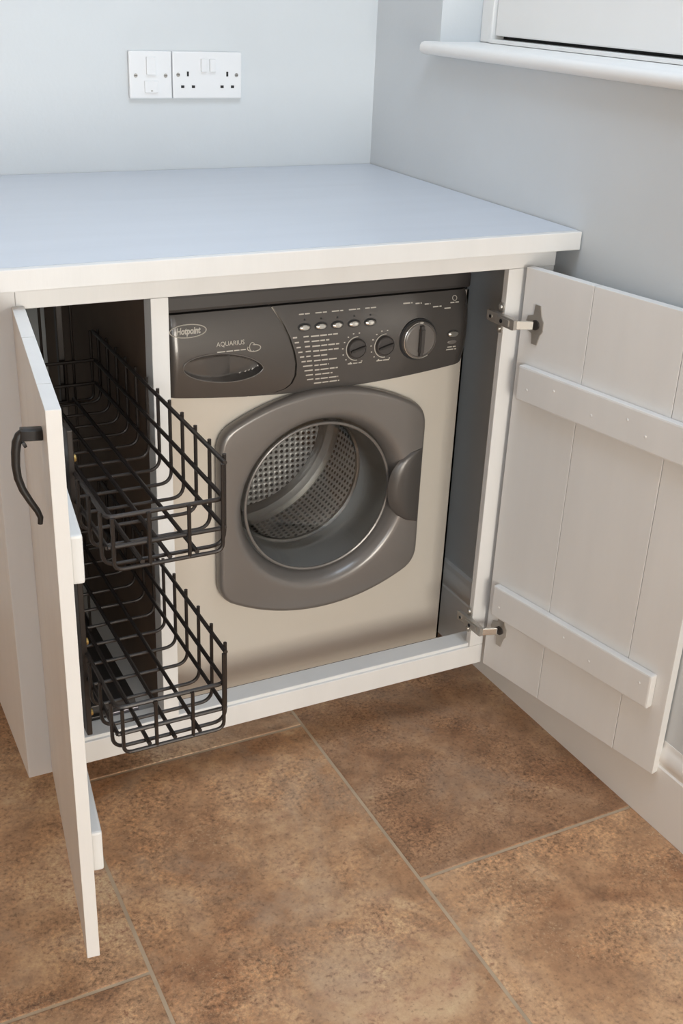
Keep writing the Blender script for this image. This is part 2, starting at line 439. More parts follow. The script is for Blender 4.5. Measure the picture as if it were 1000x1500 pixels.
for (x, y) in ((-.900, .42), (-.900, .68), (-.735, .42), (-.735, .68)):
    bm = lathe_bm([(0.0001, 0), (0.024, 0), (0.024, 0.008), (0.014, 0.012), (0.014, 0.095), (0.022, 0.1), (0.022, 0.104 if x < -2 else 0.120), (0.0001, 0.104 if x < -2 else 0.120)], 0, 0, n=20)
    for v in bm.verts: v.co = Vector((x + v.co.x, y + v.co.z, v.co.y))
    obj('leg', bm, M['runner'], cab, smooth=True)

# ---- doors.  Local frame: x along the width from the hinge, y*s from inner to outer face
DW, DT, DZ0, DZ1_ = 0.417, 0.017, 0.110, 0.897
def make_door(origin, angle, s, planks, hinges, handle_u=None):
    def bx(name, u0, u1, v0, v1, z0, z1, m, par, bev=0.0012):
        a, b = sorted((v0 * s, v1 * s))
        return box(name, u0, u1, a, b, z0 - DZ0, z1 - DZ0, m, par, bev, local=True)
    core = obj('door', boxbm(0.004, DW - .004, *sorted((0.006 * s, 0.011 * s)), 0.002, DZ1_ - DZ0 - .002), W_)
    core.location = (origin[0], origin[1], DZ0)
    core.rotation_euler = (0, 0, angle)
    attach(core, cab)
    u = 0
    for p in planks:
        bx('plank', u, u + p - (0.0010 if p != planks[-1] else 0), 0, DT, DZ0, DZ1_, W_, core, 0.0009)
        u += p
    for (z0, z1) in ((0.671, 0.734), (0.236, 0.300)):     # ledges on the inner face, chamfered ends
        bm = boxbm(0.020 if s > 0 else 0.115, 0.392, *sorted((-0.016 * s, -0.0002 * s)), z0 - DZ0, z1 - DZ0, 0.0035)
        led = obj('ledge', bm, W_, core, local=True)
    return core

def hinge(door, zc, s):
    """concealed hinge: cup plate on the door, link, arm and mounting plate on the post"""
    z = zc - DZ0
    # cup flange with two wings
    pts = [(-.006, -.034), (.006, -.034), (.007, -.016), (.020, -.012), (.024, 0), (.020, .012), (.007, .016), (.006, .034), (-.006, .034), (-.010, .016), (-.016, .008), (-.016, -.008), (-.010, -.016)]
    poly = [(0.036 - p[0], z + p[1]) for p in pts]
    bm = prism_bm(poly, -0.0022 * s, -0.0002 * s, 'y', 0.0004)
    h = obj('hinge', bm, M['nickel'], door, local=True)
    return h

ang_r = math.atan2(-math.cos(math.radians(10.7)), math.sin(math.radians(10.7)))
door_r = make_door((-0.0835, -0.0120), ang_r, 1, (0.148, 0.182, 0.087), True)
ang_l = math.atan2(-0.992, -0.125)
door_l = make_door((-0.9150, -0.0030), ang_l, -1, (0.148, 0.182, 0.087), True)
door_r['label'] = 'right plank door with two ledges, swung open against the wall'
door_l['label'] = 'left plank door seen edge on, with a black pull handle'

def box_between(bm, p, q, half_w, half_h, up=(0, 0, 1)):
    p, q, up = Vector(p), Vector(q), Vector(up)
    d = (q - p); L = d.length; d.normalize()
    side = d.cross(up).normalized(); up2 = side.cross(d)
    b = bmesh.new(); bmesh.ops.create_cube(b, size=1.0)
    bmesh.ops.bevel(b, geom=b.edges[:], offset=0.06, segments=1, affect='EDGES')
    mtx = Matrix((side, d, up2)).transposed().to_4x4(); mtx.translation = (p + q) / 2
    for v in b.verts: v.co = mtx @ Vector((v.co.x * half_w * 2, v.co.y * L, v.co.z * half_h * 2))
    me = bpy.data.meshes.new('t'); b.to_mesh(me); b.free(); bm.from_mesh(me); bpy.data.meshes.remove(me)
    return bm

hx = hinge(door_r, 0.805, 1)
def door_hinge_hardware(zc, door):
    h = hinge(door, zc, 1)
    A = world_of(door)
    def wp(u, v, z): return A @ Vector((u, v, z - DZ0))
    # cup, link and arm in the world frame, joined as one hinge arm under the door's hinge
    bm = bmesh.new()
    c0 = wp(0.030, -0.006, zc); 
    bmesh.ops.create_cone(bm, cap_ends=True, segments=20, radius1=0.0085, radius2=0.0085, depth=0.004,
        matrix=Matrix.Translation(wp(0.036, -0.003, zc)) @ Matrix.Rotation(door.rotation_euler.z, 4, 'Z') @ Matrix.Rotation(math.radians(90), 4, 'X'))
    cup = obj('cup', bm, M['runner'], door)
    bm = bmesh.new()
    box_between(bm, wp(0.034, -0.008, zc), (-0.1165, -0.038, zc + .001), 0.0030, 0.0072)
    obj('link', bm, M['chrome'], door)
    bm = bmesh.new()
    box_between(bm, (-0.1165, -0.042, zc + .001), (-0.1185, 0.036, zc + .001), 0.0045, 0.0092)
    bmesh.ops.create_cone(bm, cap_ends=True, segments=12, radius1=0.0038, radius2=0.0038, depth=0.003, matrix=Matrix.Translation((-0.1228, 0.022, zc + .001)) @ Matrix.Rotation(math.radians(90), 4, 'Y'))
    box_between(bm, (-0.1220, -0.030, zc + .001), (-0.1228, 0.006, zc + .001), 0.0016, 0.0058)
    arm = obj('hinge_arm', bm, M['nickel'], cab)
    bm = bmesh.new()
    bmesh.ops.create_cone(bm, cap_ends=True, segments=10, radius1=0.0036, radius2=0.0036, depth=0.0012, matrix=Matrix.Translation((-0.1246, -0.010, zc + .001)) @ Matrix.Rotation(math.radians(90), 4, 'Y'))
    obj('screw', bm, M['hole'], arm)
    bm = bmesh.new()
    bmesh.ops.create_cone(bm, cap_ends=True, segments=10, radius1=0.003, radius2=0.003, depth=0.0012, matrix=Matrix.Translation((-0.1247, 0.022, zc + .001)) @ Matrix.Rotation(math.radians(90), 4, 'Y'))
    obj('screw', bm, M['hole'], arm)
    # mounting plate with two winged screw lugs on the post
    bm = bmesh.new()
    boxbm(-0.1145, -0.1108, 0.001, 0.0135, zc - .010, zc + .012, 0.0006, bm)
    for dz in (-0.018, 0.020):
        bmesh.ops.create_cone(bm, cap_ends=True, segments=14, radius1=0.0075, radius2=0.0075, depth=0.0028, matrix=Matrix.Translation((-0.1122, 0.008, zc + dz)) @ Matrix.Rotation(math.radians(90), 4, 'Y'))
        bmesh.ops.create_cone(bm, cap_ends=True, segments=12, radius1=0.0042, radius2=0.003, depth=0.003, matrix=Matrix.Translation((-0.1150, 0.008, zc + dz)) @ Matrix.Rotation(math.radians(-90), 4, 'Y'))
    obj('mounting_plate', bm, M['nickel'], cab, smooth=True)
bpy.data.objects.remove(hx)
door_hinge_hardware(0.806, door_r)
door_hinge_hardware(0.204, door_r)
# screw heads standing slightly proud on the ledges of the right door
for (z, us) in ((0.7025, (0.045, 0.105, 0.19, 0.262, 0.30, 0.37)), (0.268, (0.04, 0.20, 0.262, 0.37))):
    for k, uu in enumerate(us):
        bm = bmesh.new()
        bmesh.ops.create_cone(bm, cap_ends=True, segments=10, radius1=0.0028, radius2=0.0016, depth=0.0008,
            matrix=Matrix.Translation((uu, -0.0163, z - DZ0 + (.009 if k % 2 else -.007))) @ Matrix.Rotation(math.radians(90), 4, 'X'))
        obj('screw_head', bm, W_, door_r, local=True)

# black pull handle on the outer face of the left door
A = world_of(door_l)
def lp(u, v, z): return A @ Vector((u, -v, z - DZ0))   # v measured from the inner face outwards
bm = bmesh.new()
hu = 0.362
base = lp(hu, DT, 0.848)
path = [(hu, DT + .019, .8555), (hu, DT + .025, .850), (hu, DT + .0285, .842), (hu, DT + .0305, .830), (hu, DT + .0315, .815), (hu, DT + .0305, .800), (hu, DT + .0265, .785), (hu, DT + .0195, .770), (hu, DT + .0125, .757), (hu, DT + .0095, .748), (hu, DT + .0105, .740)]
tube_bm([lp(*p) for p in path], 0.004, bm, 10, radii=[.0042, .0052, .0055, .0052, .0050, .0047, .0044, .0040, .0037, .0034, .0030])
box_between(bm, lp(hu, DT, .8505), lp(hu, DT + .024, .8515), 0.0075, 0.0062)
box_between(bm, lp(hu, DT + .022, .842), lp(hu, DT + .019, .836), 0.0025, 0.0018)
h = obj('pull_handle', bm, M['iron'], door_l, smooth=True)
h['label'] = 'black wrought iron pull handle'
# ================================================================== WORKTOP
top = tag(empty('worktop', (-0.5, 0.35, ZT)), 'pale painted worktop running over the cupboard into the wall corner', 'worktop')
box('top_board', -1.002, XW - .0025, -0.0120, YW - .0015, ZT + .0002, 0.9533, M['top'], top, 0.0004)
box('front_edge', -1.002, XW - .0025, -0.0264, -0.0121, ZT + .0002, 0.9533, M['wood'], top, 0.0018)

# ================================================================== WASHING MACHINE
X0, X1, YB = -0.672, -0.077, 0.165
wm = tag(empty('washing_machine', ((X0 + X1) / 2, 0.43, 0)), 'silver front-loading washing machine with dark control panel under the worktop', 'washing machine')
CX, CZ = -0.372, 0.445          # centre of the drum
# body: shell with a round opening in the front
bm = bmesh.new()
n = 96; RB = 0.186
zb, zt = 0.066, 0.815
ring_in = []; ring_out = []
for k in range(n):
    a = 2 * math.pi * k / n
    dx, dz = math.cos(a), math.sin(a)
    tx = ((X1 - CX) / dx) if dx > 1e-9 else ((X0 - CX) / dx if dx < -1e-9 else 1e9)
    tz = ((zt - CZ) / dz) if dz > 1e-9 else ((zb - CZ) / dz if dz < -1e-9 else 1e9)
    t = min(tx, tz)
    ring_out.append(bm.verts.new((CX + dx * t, YB, CZ + dz * t)))
    ring_in.append(bm.verts.new((CX + dx * RB, YB, CZ + dz * RB)))
corner = [bm.verts.new((x, YB, z)) for x, z in ((X1, zt), (X0, zt), (X0, zb), (X1, zb))]
for k in range(n):
    o0, o1 = ring_out[k], ring_out[(k + 1) % n]
    a0 = 2 * math.pi * k / n; a1 = 2 * math.pi * (k + 1) / n
    cv = None
    for c in corner:
        ca = math.atan2(c.co.z - CZ, c.co.x - CX) % (2 * math.pi)
        if a0 < ca < a1: cv = c
    bm.faces.new((ring_in[k], o0, cv, o1, ring_in[(k + 1) % n]) if cv else (ring_in[k], o0, o1, ring_in[(k + 1) % n]))
obj('front_panel', bm, M['silver'], wm)
bm = bmesh.new()
for (a, b, c, d, e, f) in ((X0, X0 + .004, YB, .715, .03, .815), (X1 - .004, X1, YB, .715, .03, .815), (X0, X1, .711, .715, .03, .815), (X0 + .004, X1 - .004, YB + .003, .711, .03, .034)):
    boxbm(a, b, c, d, e, f, 0, bm)
obj('casing', bm, M['silver'], wm)
box('kickplate', X0 + .004, X1 - .006, YB + .012, YB + .03, 0.022, 0.0645, M['kick'], wm, 0.002)
for x in (X0 + .06, X1 - .06):
    for y in (YB + .06, .66):
        bm = bmesh.new(); bmesh.ops.create_cone(bm, cap_ends=True, segments=16, radius1=.022, radius2=.016, depth=.032, matrix=Matrix.Translation((x, y, .016)))
        obj('foot', bm, M['kick'], wm)
box('lid', X0 - .001, X1 + .001, YB - .004, .715, 0.8195, 0.850, M['lid'], wm, 0.006)

# ---- control panel: a gently bulging field split along the drawer outline
def zbot(x):
    t = (x - (X0 + X1) / 2) / ((X1 - X0) / 2)
    return 0.660 + 0.0205 * t * t
ZPT = 0.8185
def leaf(x, z):
    """signed mask of the leaf-shaped finger recess in the drawer front (1 inside)"""
    cx, cz, a, b = -0.566, 0.7235, 0.071, 0.0255
    u = (x - cx) / a
    zz = z - cz + 0.10 * (x - cx)
    if abs(u) >= 1: return 0.0
    bb = b * (1 - u * u) ** 0.62 if u > 0 else b * math.sqrt(1 - u * u)
    return max(0.0, 1 - abs(zz) / bb) if bb > 1e-6 else 0.0
def fy(x, z):
    zb_ = zbot(x); t = (z - zb_) / (ZPT - zb_); t = min(1, max(0, t))
    y = YB - 0.004 - 0.016 * math.sin(math.pi * min(1, (t * 0.86 + 0.10))) ** 0.8
    e = max(0.0, (x - (X1 - 0.028)) / 0.028)
    y += 0.016 * e * e
    e = max(0.0, ((X0 + 0.028) - x) / 0.028)
    y += 0.016 * e * e
    # raised swoosh of the drawer front
    return y
def recess(x, z):
    m_ = leaf(x, z)
    if m_ <= 0: return 0.0
    d = min(1.0, m_ * 3.2)
    u = (x + 0.566) / 0.071
    return d * (0.006 + (0.012 if u > 0.25 else 0.012 * max(0, (u + .5) / .75) ** 2))
XB = [(0.0, -0.520), (0.02, -0.475), (0.06, -0.452), (0.12, -0.4405), (0.22, -0.4345), (0.36, -0.4345), (0.5, -0.4395), (0.65, -0.4475), (0.8, -0.458), (0.9, -0.467), (1.0, -0.477)]
def xbound(t):
    for (t0, a), (t1, b) in zip(XB, XB[1:]):
        if t <= t1:
            k = (t - t0) / (t1 - t0); return a + (b - a) * k
    return XB[-1][1]
def panel_part(name, left, nx, nz, material):
    bm = bmesh.new(); grid = []
    for j in range(nz + 1):
        t = j / nz; t = t * t * (3 - 2 * t) * 0.5 + t * 0.5
        row = []
        xa, xb_ = (X0, xbound(t)) if left else (xbound(t) + 0.0036, X1)
        for i in range(nx + 1):
            x = xa + (xb_ - xa) * i / nx
            z = zbot(x) + t * (ZPT - zbot(x))
            edge = min(1.0, ((xb_ - x) if left else (x - xa)) / 0.003)
            row.append(bm.verts.new((x, fy(x, z) + (recess(x, z) if left else 0) + 0.0002 * (1 - edge) ** 2, z)))
        grid.append(row)
    for j in range(nz):
        for i in range(nx): bm.faces.new((grid[j][i], grid[j][i + 1], grid[j + 1][i + 1], grid[j + 1][i]))
    border = grid[0] + [r[-1] for r in grid[1:]] + grid[-1][-2::-1] + [r[0] for r in grid[-2:0:-1]]
    back = [bm.verts.new((v.co.x, YB + 0.006, v.co.z)) for v in border]
    k = len(border)
    for i in range(k): bm.faces.new((border[i], border[(i + 1) % k], back[(i + 1) % k], back[i]))
    return obj(name, bm, material, wm, smooth=True)
fascia = panel_part('control_panel', False, 90, 40, M['dark'])
drawer = panel_part('detergent_drawer', True, 150, 100, M['dark'])
box('panel_backing', X0 + .004, X1 - .004, YB + .0015, YB + .005, .690, .8175, M['hole'], wm, 0)

def on_panel(x, z, lift=0.0):
    p = Vector((x, fy(x, z), z)); e = 0.002
    tx = Vector((2 * e, fy(x + e, z) - fy(x - e, z), 0)).normalized()
    tz = Vector((0, fy(x, z + e) - fy(x, z - e), 2 * e)).normalized()
    nrm = tx.cross(tz).normalized()      # towards the room (-y)
    m = Matrix((tx, nrm.cross(tx), nrm)).transposed().to_4x4()
    m.translation = p + nrm * lift
    return m

def text_part(name, body, x, z, size, parent, material, shear=0.0, align='LEFT', bold=0.0, lift=0.0006, width=1.0):
    cu = bpy.data.curves.new('lettering', 'FONT'); cu.body = body; cu.size = size; cu.shear = shear; cu.offset = bold
    cu.align_x = align; cu.align_y = 'CENTER'; cu.extrude = 0.0002; cu.resolution_u = 3
    o = bpy.data.objects.new('lettering', cu); COL.objects.link(o)
    dg = bpy.context.evaluated_depsgraph_get(); dg.update()
    me = bpy.data.meshes.new_from_object(o.evaluated_get(dg))
    bpy.data.objects.remove(o)
    me.transform(Matrix.Diagonal((width, 1, 1, 1)))
    me.transform(on_panel(x, z, lift))
    me.materials.clear(); me.materials.append(material)
    ob = bpy.data.objects.new(name, me); COL.objects.link(ob); attach(ob, parent)
    return ob

def dashes(name, rows, parent, material, h=0.0026):
    """lines of print too small to read, as thin strips: (x0, x1, z)"""
    bm = bmesh.new()
    for (a, b, z) in rows:
        x = a
        while x < b - 0.001:
            e = min(b, x + random.uniform(0.008, 0.016))
            m = on_panel((x + e) / 2, z, 0.0005)
            for dx, dz in ((-(e - x) / 2, -h / 2), ((e - x) / 2, -h / 2), ((e - x) / 2, h / 2), (-(e - x) / 2, h / 2)):
                bm.verts.new(m @ Vector((dx, dz, 0)))
            bm.verts.ensure_lookup_table(); bm.faces.new(bm.verts[-4:])
            x = e + 0.002
    return tag(obj(name, bm, material, parent), kind='stuff')

def oval_bm(x, z, a, b, depth, lift=0.0, dome=0.4, n=28):
    m = on_panel(x, z, lift); bm = bmesh.new(); rings = []
    for (s, d) in ((1.0, -0.004), (1.0, depth * (1 - dome)), (0.86, depth * (1 - dome * .35)), (0.5, depth)):
        rings.append([bm.verts.new(m @ Vector((a * s * math.cos(2 * math.pi * k / n), b * s * math.sin(2 * math.pi * k / n), d))) for k in range(n)])
    for p, q in zip(rings, rings[1:]):
        for k in range(n): bm.faces.new((p[k], p[(k + 1) % n], q[(k + 1) % n], q[k]))
    bm.faces.new(rings[-1])
    return bm
def oval_ring(x, z, a, b, r, a0=0, a1=360, n=48, lift=0.0006):
    m = on_panel(x, z, lift); full = abs(a1 - a0) >= 360
    pts = [m @ Vector((a * math.cos(math.radians(a0 + (a1 - a0) * k / n)), b * math.sin(math.radians(a0 + (a1 - a0) * k / n)), 0)) for k in range(n if full else n + 1)]
    return tube_bm(pts, r, None, 6, closed=full)

# drawer: maker's oval badge, series name, swirl, small print, leaf rim
obj('badge_ring', oval_ring(-0.6265, 0.7920, 0.0315, 0.0105, 0.0009), M['print'], drawer, smooth=True)
text_part('badge_lettering', 'Hotpoint', -0.6265, 0.7917, 0.0150, drawer, M['print'], shear=0.25, align='CENTER', bold=0.0005, width=0.74)
text_part('series_lettering', 'AQUARIUS', -0.5790, 0.7650, 0.0112, drawer, M['print'], width=0.92)
obj('swirl', oval_ring(-0.5120, 0.7535, 0.0120, 0.0058, 0.0008, 150, 460), M['print'], drawer, smooth=True)
obj('swirl', oval_ring(-0.5150, 0.7555, 0.0050, 0.0075, 0.0007, 20, 300), M['print'], drawer, smooth=True)
dashes('small_print', [(-0.578, -0.527, 0.7525)], drawer, M['print'], 0.0018)
rim = []
for k in range(64):
    a = 2 * math.pi * k / 64
    u = math.cos(a); b_ = 0.0255 * ((1 - u * u) ** 0.62 if u > 0 else math.sqrt(max(0, 1 - u * u)))
    x = -0.566 + 0.0715 * u; z = 0.7235 - 0.10 * (x + 0.566) + math.copysign(b_, math.sin(a))
    rim.append(Vector((x, fy(x, z) - 0.0003, z)))
obj('recess_rim', tube_bm(rim, 0.0008, None, 6, closed=True), M['dframe'], drawer, smooth=True)

# control panel: five buttons, two small dials, the large programme dial, power button, print
for k, x in enumerate((-0.4175, -0.386, -0.3545, -0.322, -0.2900)):
    z = 0.7795 - 0.0006 * k
    obj('button_well', oval_bm(x, z, 0.0125, 0.0072, 0.0006, 0, .1), M['hole'], fascia, smooth=True)
    obj('button', oval_bm(x, z - .0006, 0.0102, 0.0050, 0.0042), M['chrome'], fascia, smooth=True)
    obj('indicator', oval_bm(x + .001, z + .0125, 0.0020, 0.0018, 0.0004, 0, .1, 12), M['hole'], fascia)
obj('button_well', oval_bm(-0.1175, 0.7405, 0.0120, 0.0072, 0.0006, 0, .1), M['hole'], fascia, smooth=True)
obj('power_button', oval_bm(-0.1175, 0.7405, 0.0108, 0.0056, 0.0048), M['chrome'], fascia, smooth=True)
obj('button', oval_bm(-0.1175, 0.7250, 0.0095, 0.0040, 0.0020), M['dframe'], fascia, smooth=True)
def dial(x, z, r, height, big):
    m = on_panel(x, z)
    bm = bmesh.new(); n = 40; rings = []
    for (rr, d) in ((r, -0.004), (r, height * .35), (r * .93, height * .55), (r * .86, height * .6), (r * .84, height * .5)):
        rings.append([bm.verts.new(m @ Vector((rr * math.cos(2 * math.pi * k / n), rr * math.sin(2 * math.pi * k / n), d))) for k in range(n)])
    for p, q in zip(rings, rings[1:]):
        for k in range(n): bm.faces.new((p[k], p[(k + 1) % n], q[(k + 1) % n], q[k]))
    bm.faces.new(rings[-1])
    d = obj('programme_dial' if big else 'dial', bm, M['dframe'] if big else M['lid'], fascia, smooth=True)
    # grip bar across the dial
    b = bmesh.new(); bmesh.ops.create_cube(b, size=1.0)
    bmesh.ops.bevel(b, geom=b.edges[:], offset=0.12, segments=2, affect='EDGES')
    rot = 0 if big else -75
    mm = m @ Matrix.Rotation(math.radians(rot), 4, 'Z')
    for v in b.verts: v.co = mm @ Vector((v.co.x * r * .26, v.co.y * r * 1.62, height * .5 + v.co.z * height * .9))
    obj('grip', b, M['lid'] if big else M['kick'], d, smooth=True)
    if big:
        obj('pointer', oval_bm(x, z + r * .9, 0.0048, 0.0022, height * .62 + .001, 0, .2, 14), M['print'], d)
    return d
obj('dial_well', oval_bm(-0.1915, 0.7375, 0.0385, 0.0385, 0.0007, 0, .1, 44), M['hole'], fascia, smooth=True)
dial(-0.1915, 0.7378, 0.0345, 0.020, True)
obj('dial_rim', oval_ring(-0.1915, 0.7378, 0.0335, 0.0335, 0.0009, 100, 300, lift=0.0095), M['chrome'], fascia, smooth=True)
for x, z in ((-0.3165, 0.7330), (-0.2600, 0.7325)):
    dial(x, z, 0.0180, 0.012, False)
    obj('scale_arc', oval_ring(x, z, 0.0205, 0.0215, 0.0009, 85, 275), M['print'], fascia, smooth=True)
    bm = bmesh.new()
    for a in range(80, 300, 24):
        px, pz = x + 0.0275 * math.cos(math.radians(a)), z + 0.0275 * math.sin(math.radians(a))
        m = on_panel(px, pz, 0.0005)
        vs = [bm.verts.new(m @ Vector(c)) for c in ((-.0014, -.001, 0), (.0014, -.001, 0), (.0014, .001, 0), (-.0014, .001, 0))]
        bm.faces.new(vs)
    tag(obj('scale_marks', bm, M['print'], fascia), kind='stuff')
rows = []
for k in range(10):
    z = 0.7635 - 0.0088 * k; x = -0.420 + 0.0014 * k
    rows += [(x - .020 + .002 * k, x - .012 + .002 * k, z), (x, x + 0.010, z), (x + 0.014, x + 0.014 + random.choice((.028, .045, .052, .034)), z - .0006)]
rows += [(-0.395, -0.345, 0.7635 - .0088 * 10)]
dashes('programme_chart', rows, fascia, M['print'], 0.0024)
dashes('button_captions', [(x - .011, x + .011, 0.8015) for x in (-0.4155, -0.3845, -0.3530, -0.3200, -0.2880)], fascia, M['print'], 0.0020)
dashes('dial_captions', [(-.332, -.304, .7055), (-.274, -.247, .7050), (-.222, -.203, .8035), (-.197, -.184, .8015), (-.178, -.166, .799), (-.161, -.143, .793), (-.137, -.124, .7885), (-.124, -.106, .7975), (-.128, -.106, .7105), (-.126, -.108, .7155)], fascia, M['print'], 0.0022)
obj('power_symbol', oval_ring(-0.1145, 0.8050, 0.0045, 0.0045, 0.0006), M['print'], fascia)

# ---- porthole door
DCX, DCZ = -0.3695, 0.4405
def outline(a, hw=0.2085, hh=0.2235, corner=0.160, rc=0.035):
    """barrel outline: straight sides, arched top and bottom, rounded corners; returns a radius for an angle"""
    R = ((hw) ** 2 + (hh - corner) ** 2) / (2 * (hh - corner))
    dx, dz = math.cos(a), math.sin(a)
    # soft intersection of the side band and the two arcs
    def f(r):
        x, z = abs(r * dx), abs(r * dz)
        A_ = x - hw
        B_ = math.hypot(x, z + (R - hh)) - R
        k = rc * 0.75
        h_ = max(k - abs(A_ - B_), 0) / k
        return max(A_, B_) + h_ * h_ * k * 0.25
    lo, hi = 0.05, 0.4
    for _ in range(40):
        mid_ = (lo + hi) / 2
        if f(mid_) > 0: hi = mid_
        else: lo = mid_
    return lo
n = 160
bm = bmesh.new(); rings = []
RI = 0.170
def dring(fn):
    return [bm.verts.new(fn(2 * math.pi * k / n)) for k in range(n)]
YD = YB - 0.026
def bl(a, s, y):
    r0 = outline(a)
    ox, oz = DCX + r0 * math.cos(a), DCZ + r0 * math.sin(a)
    ix, iz = CX + RI * math.cos(a), CZ + RI * math.sin(a)
    return Vector((ox + (ix - ox) * s, y, oz + (iz - oz) * s))
def scaled(a, d, y):
    r0 = outline(a) - d
    return Vector((DCX + r0 * math.cos(a), y, DCZ + r0 * math.sin(a)))
rings.append(dring(lambda a: scaled(a, 0.002, YB - 0.001)))
rings.append(dring(lambda a: scaled(a, 0.0, YD + 0.014)))
rings.append(dring(lambda a: scaled(a, 0.0012, YD + 0.0065)))
rings.append(dring(lambda a: scaled(a, 0.0040, YD + 0.0022)))
rings.append(dring(lambda a: scaled(a, 0.0080, YD + 0.0004)))
rings.append(dring(lambda a: scaled(a, 0.0110, YD)))
def inner(r, y): return lambda a: Vector((CX + r * math.cos(a), y, CZ + r * math.sin(a)))
for (ri, dy) in ((RI + .012, 0), (RI + .006, .0004), (RI + .002, .0018), (RI - .003, .0050), (0.161, .0150), (0.1555, .0260), (0.153, .034)):
    rings.append(dring(inner(ri, YD + dy)))
for p, q in zip(rings, rings[1:]):
    for k in range(n): bm.faces.new((p[k], p[(k + 1) % n], q[(k + 1) % n], q[k]))
wdoor = obj('porthole_door', bm, M['dframe'], wm, smooth=True)
wdoor['label'] = 'grey barrel-shaped porthole door with a round glass'
# glass bowl: a shallow front rim ring and a deep cup reaching into the drum
prof = [(0.1535, YD + .030), (0.149, YD + .022), (0.146, YD + .030), (0.141, YD + .060), (0.134, YD + .090), (0.124, YD + .104), (0.09, YD + .111), (0.045, YD + .114), (0.002, YD + .115)]
obj('glass', lathe_bm(prof, CX, CZ, 96), M['glass'], wdoor, smooth=True)
obj('glass_ring', tube_bm([(CX + .1475 * math.cos(2 * math.pi * k / 96), YD + .024, CZ + .1475 * math.sin(2 * math.pi * k / 96)) for k in range(96)], .0030, None, 8, closed=True), M['dframe'], wdoor, smooth=True)
# finger grip on the right: a lens-shaped shell bulging over the dish
bm = bmesh.new()
gx0, gx1 = -0.168, -0.236
nz_, nx_ = 26, 12; grid = []
for j in range(nz_ + 1):
    v = -1 + 2 * j / nz_
    z = 0.4470 + 0.0770 * v
    wl = (1 - abs(v) ** 2.2) ** 0.55 if abs(v) < 1 else 0
    row = []
    for i in range(nx_ + 1):
        u = i / nx_
        x = gx0 + (gx1 - gx0) * u * wl - 0.0
        y = YD - 0.0005 - 0.0075 * math.sin(math.pi * min(1, u * .86 + .02)) ** .7 * wl + 0.008 * (u ** 6) * wl
        row.append(bm.verts.new((x, y, z)))
    grid.append(row)
for j in range(nz_):
    for i in range(nx_): bm.faces.new((grid[j][i], grid[j][i + 1], grid[j + 1][i + 1], grid[j + 1][i]))
bmesh.ops.solidify(bm, geom=bm.faces[:], thickness=0.004)
obj('finger_grip', bm, M['dframe'], wdoor, smooth=True)
# gasket, drum lip, drum, lifters
obj('gasket', lathe_bm([(RB, YB), (0.181, YB + .02), (0.169, YB + .05), (0.158, YB + .082), (0.150, YB + .095), (0.141, YB + .101)], CX, CZ, 72), M['gasket'], wm, smooth=True)
obj('drum_lip', lathe_bm([(0.141, YB + .1015), (0.136, YB + .104), (0.1345, YB + .109), (0.138, YB + .114), (0.20, YB + .125), (0.238, YB + .128)], CX, CZ, 96), M['steel'], wm, smooth=True)
bm = lathe_bm([(0.236, YB + .126), (0.240, YB + .14), (0.240, YB + .20), (0.240, YB + .28), (0.240, YB + .36), (0.238, YB + .385)], CX, CZ, 96)
uvl = bm.loops.layers.uv.new('UVMap')
for f in bm.faces:
    angs = [math.atan2(l.vert.co.z - CZ, l.vert.co.x - CX) for l in f.loops]
    for l, a in zip(f.loops, angs):
        if max(angs) - min(angs) > math.pi and a < 0: a += 2 * math.pi
        l[uvl].uv = (a * 120 / (2 * math.pi) , (l.vert.co.y - YB) / 0.0125)
drum = obj('drum', bm, M['drum'], wm, smooth=True)
obj('drum_rim', lathe_bm([(0.238, YB + .380), (0.232, YB + .392), (0.218, YB + .398), (0.200, YB + .392), (0.190, YB + .380), (0.184, YB + .376)], CX, CZ, 96), M['steel'], drum, smooth=True)
bm = lathe_bm([(0.184, YB + .376), (0.15, YB + .380), (0.10, YB + .386), (0.05, YB + .375), (0.002, YB + .372)], CX, CZ, 96)
uvl = bm.loops.layers.uv.new('UVMap')
for f in bm.faces:
    for l in f.loops: l[uvl].uv = (l.vert.co.x / 0.0125, l.vert.co.z / 0.0125)
obj('drum_back', bm, M['drum'], drum, smooth=True)
for a in (5, 125, 245):
    ar = math.radians(a)
    bm = bmesh.new(); secs = []
    for y, hgt, wd in ((YB + .135, .012, .020), (YB + .15, .040, .030), (YB + .26, .052, .036), (YB + .36, .040, .030), (YB + .378, .012, .020)):
        ring = []
        for k in range(9):
            t = k / 8; s_ = -1 + 2 * t
            r = 0.241 - hgt * (1 - s_ * s_) ** .8 if abs(s_) < 1 else 0.241
            aa = ar + s_ * wd / 0.24
            ring.append(bm.verts.new((CX + r * math.cos(aa), y, CZ + r * math.sin(aa))))
        secs.append(ring)
    for p, q in zip(secs, secs[1:]):
        for k in range(8): bm.faces.new((p[k], p[k + 1], q[k + 1], q[k]))
    bm.faces.new(secs[0]); bm.faces.new(secs[-1])
    obj('lifter', bm, M['steel'], drum, smooth=True)

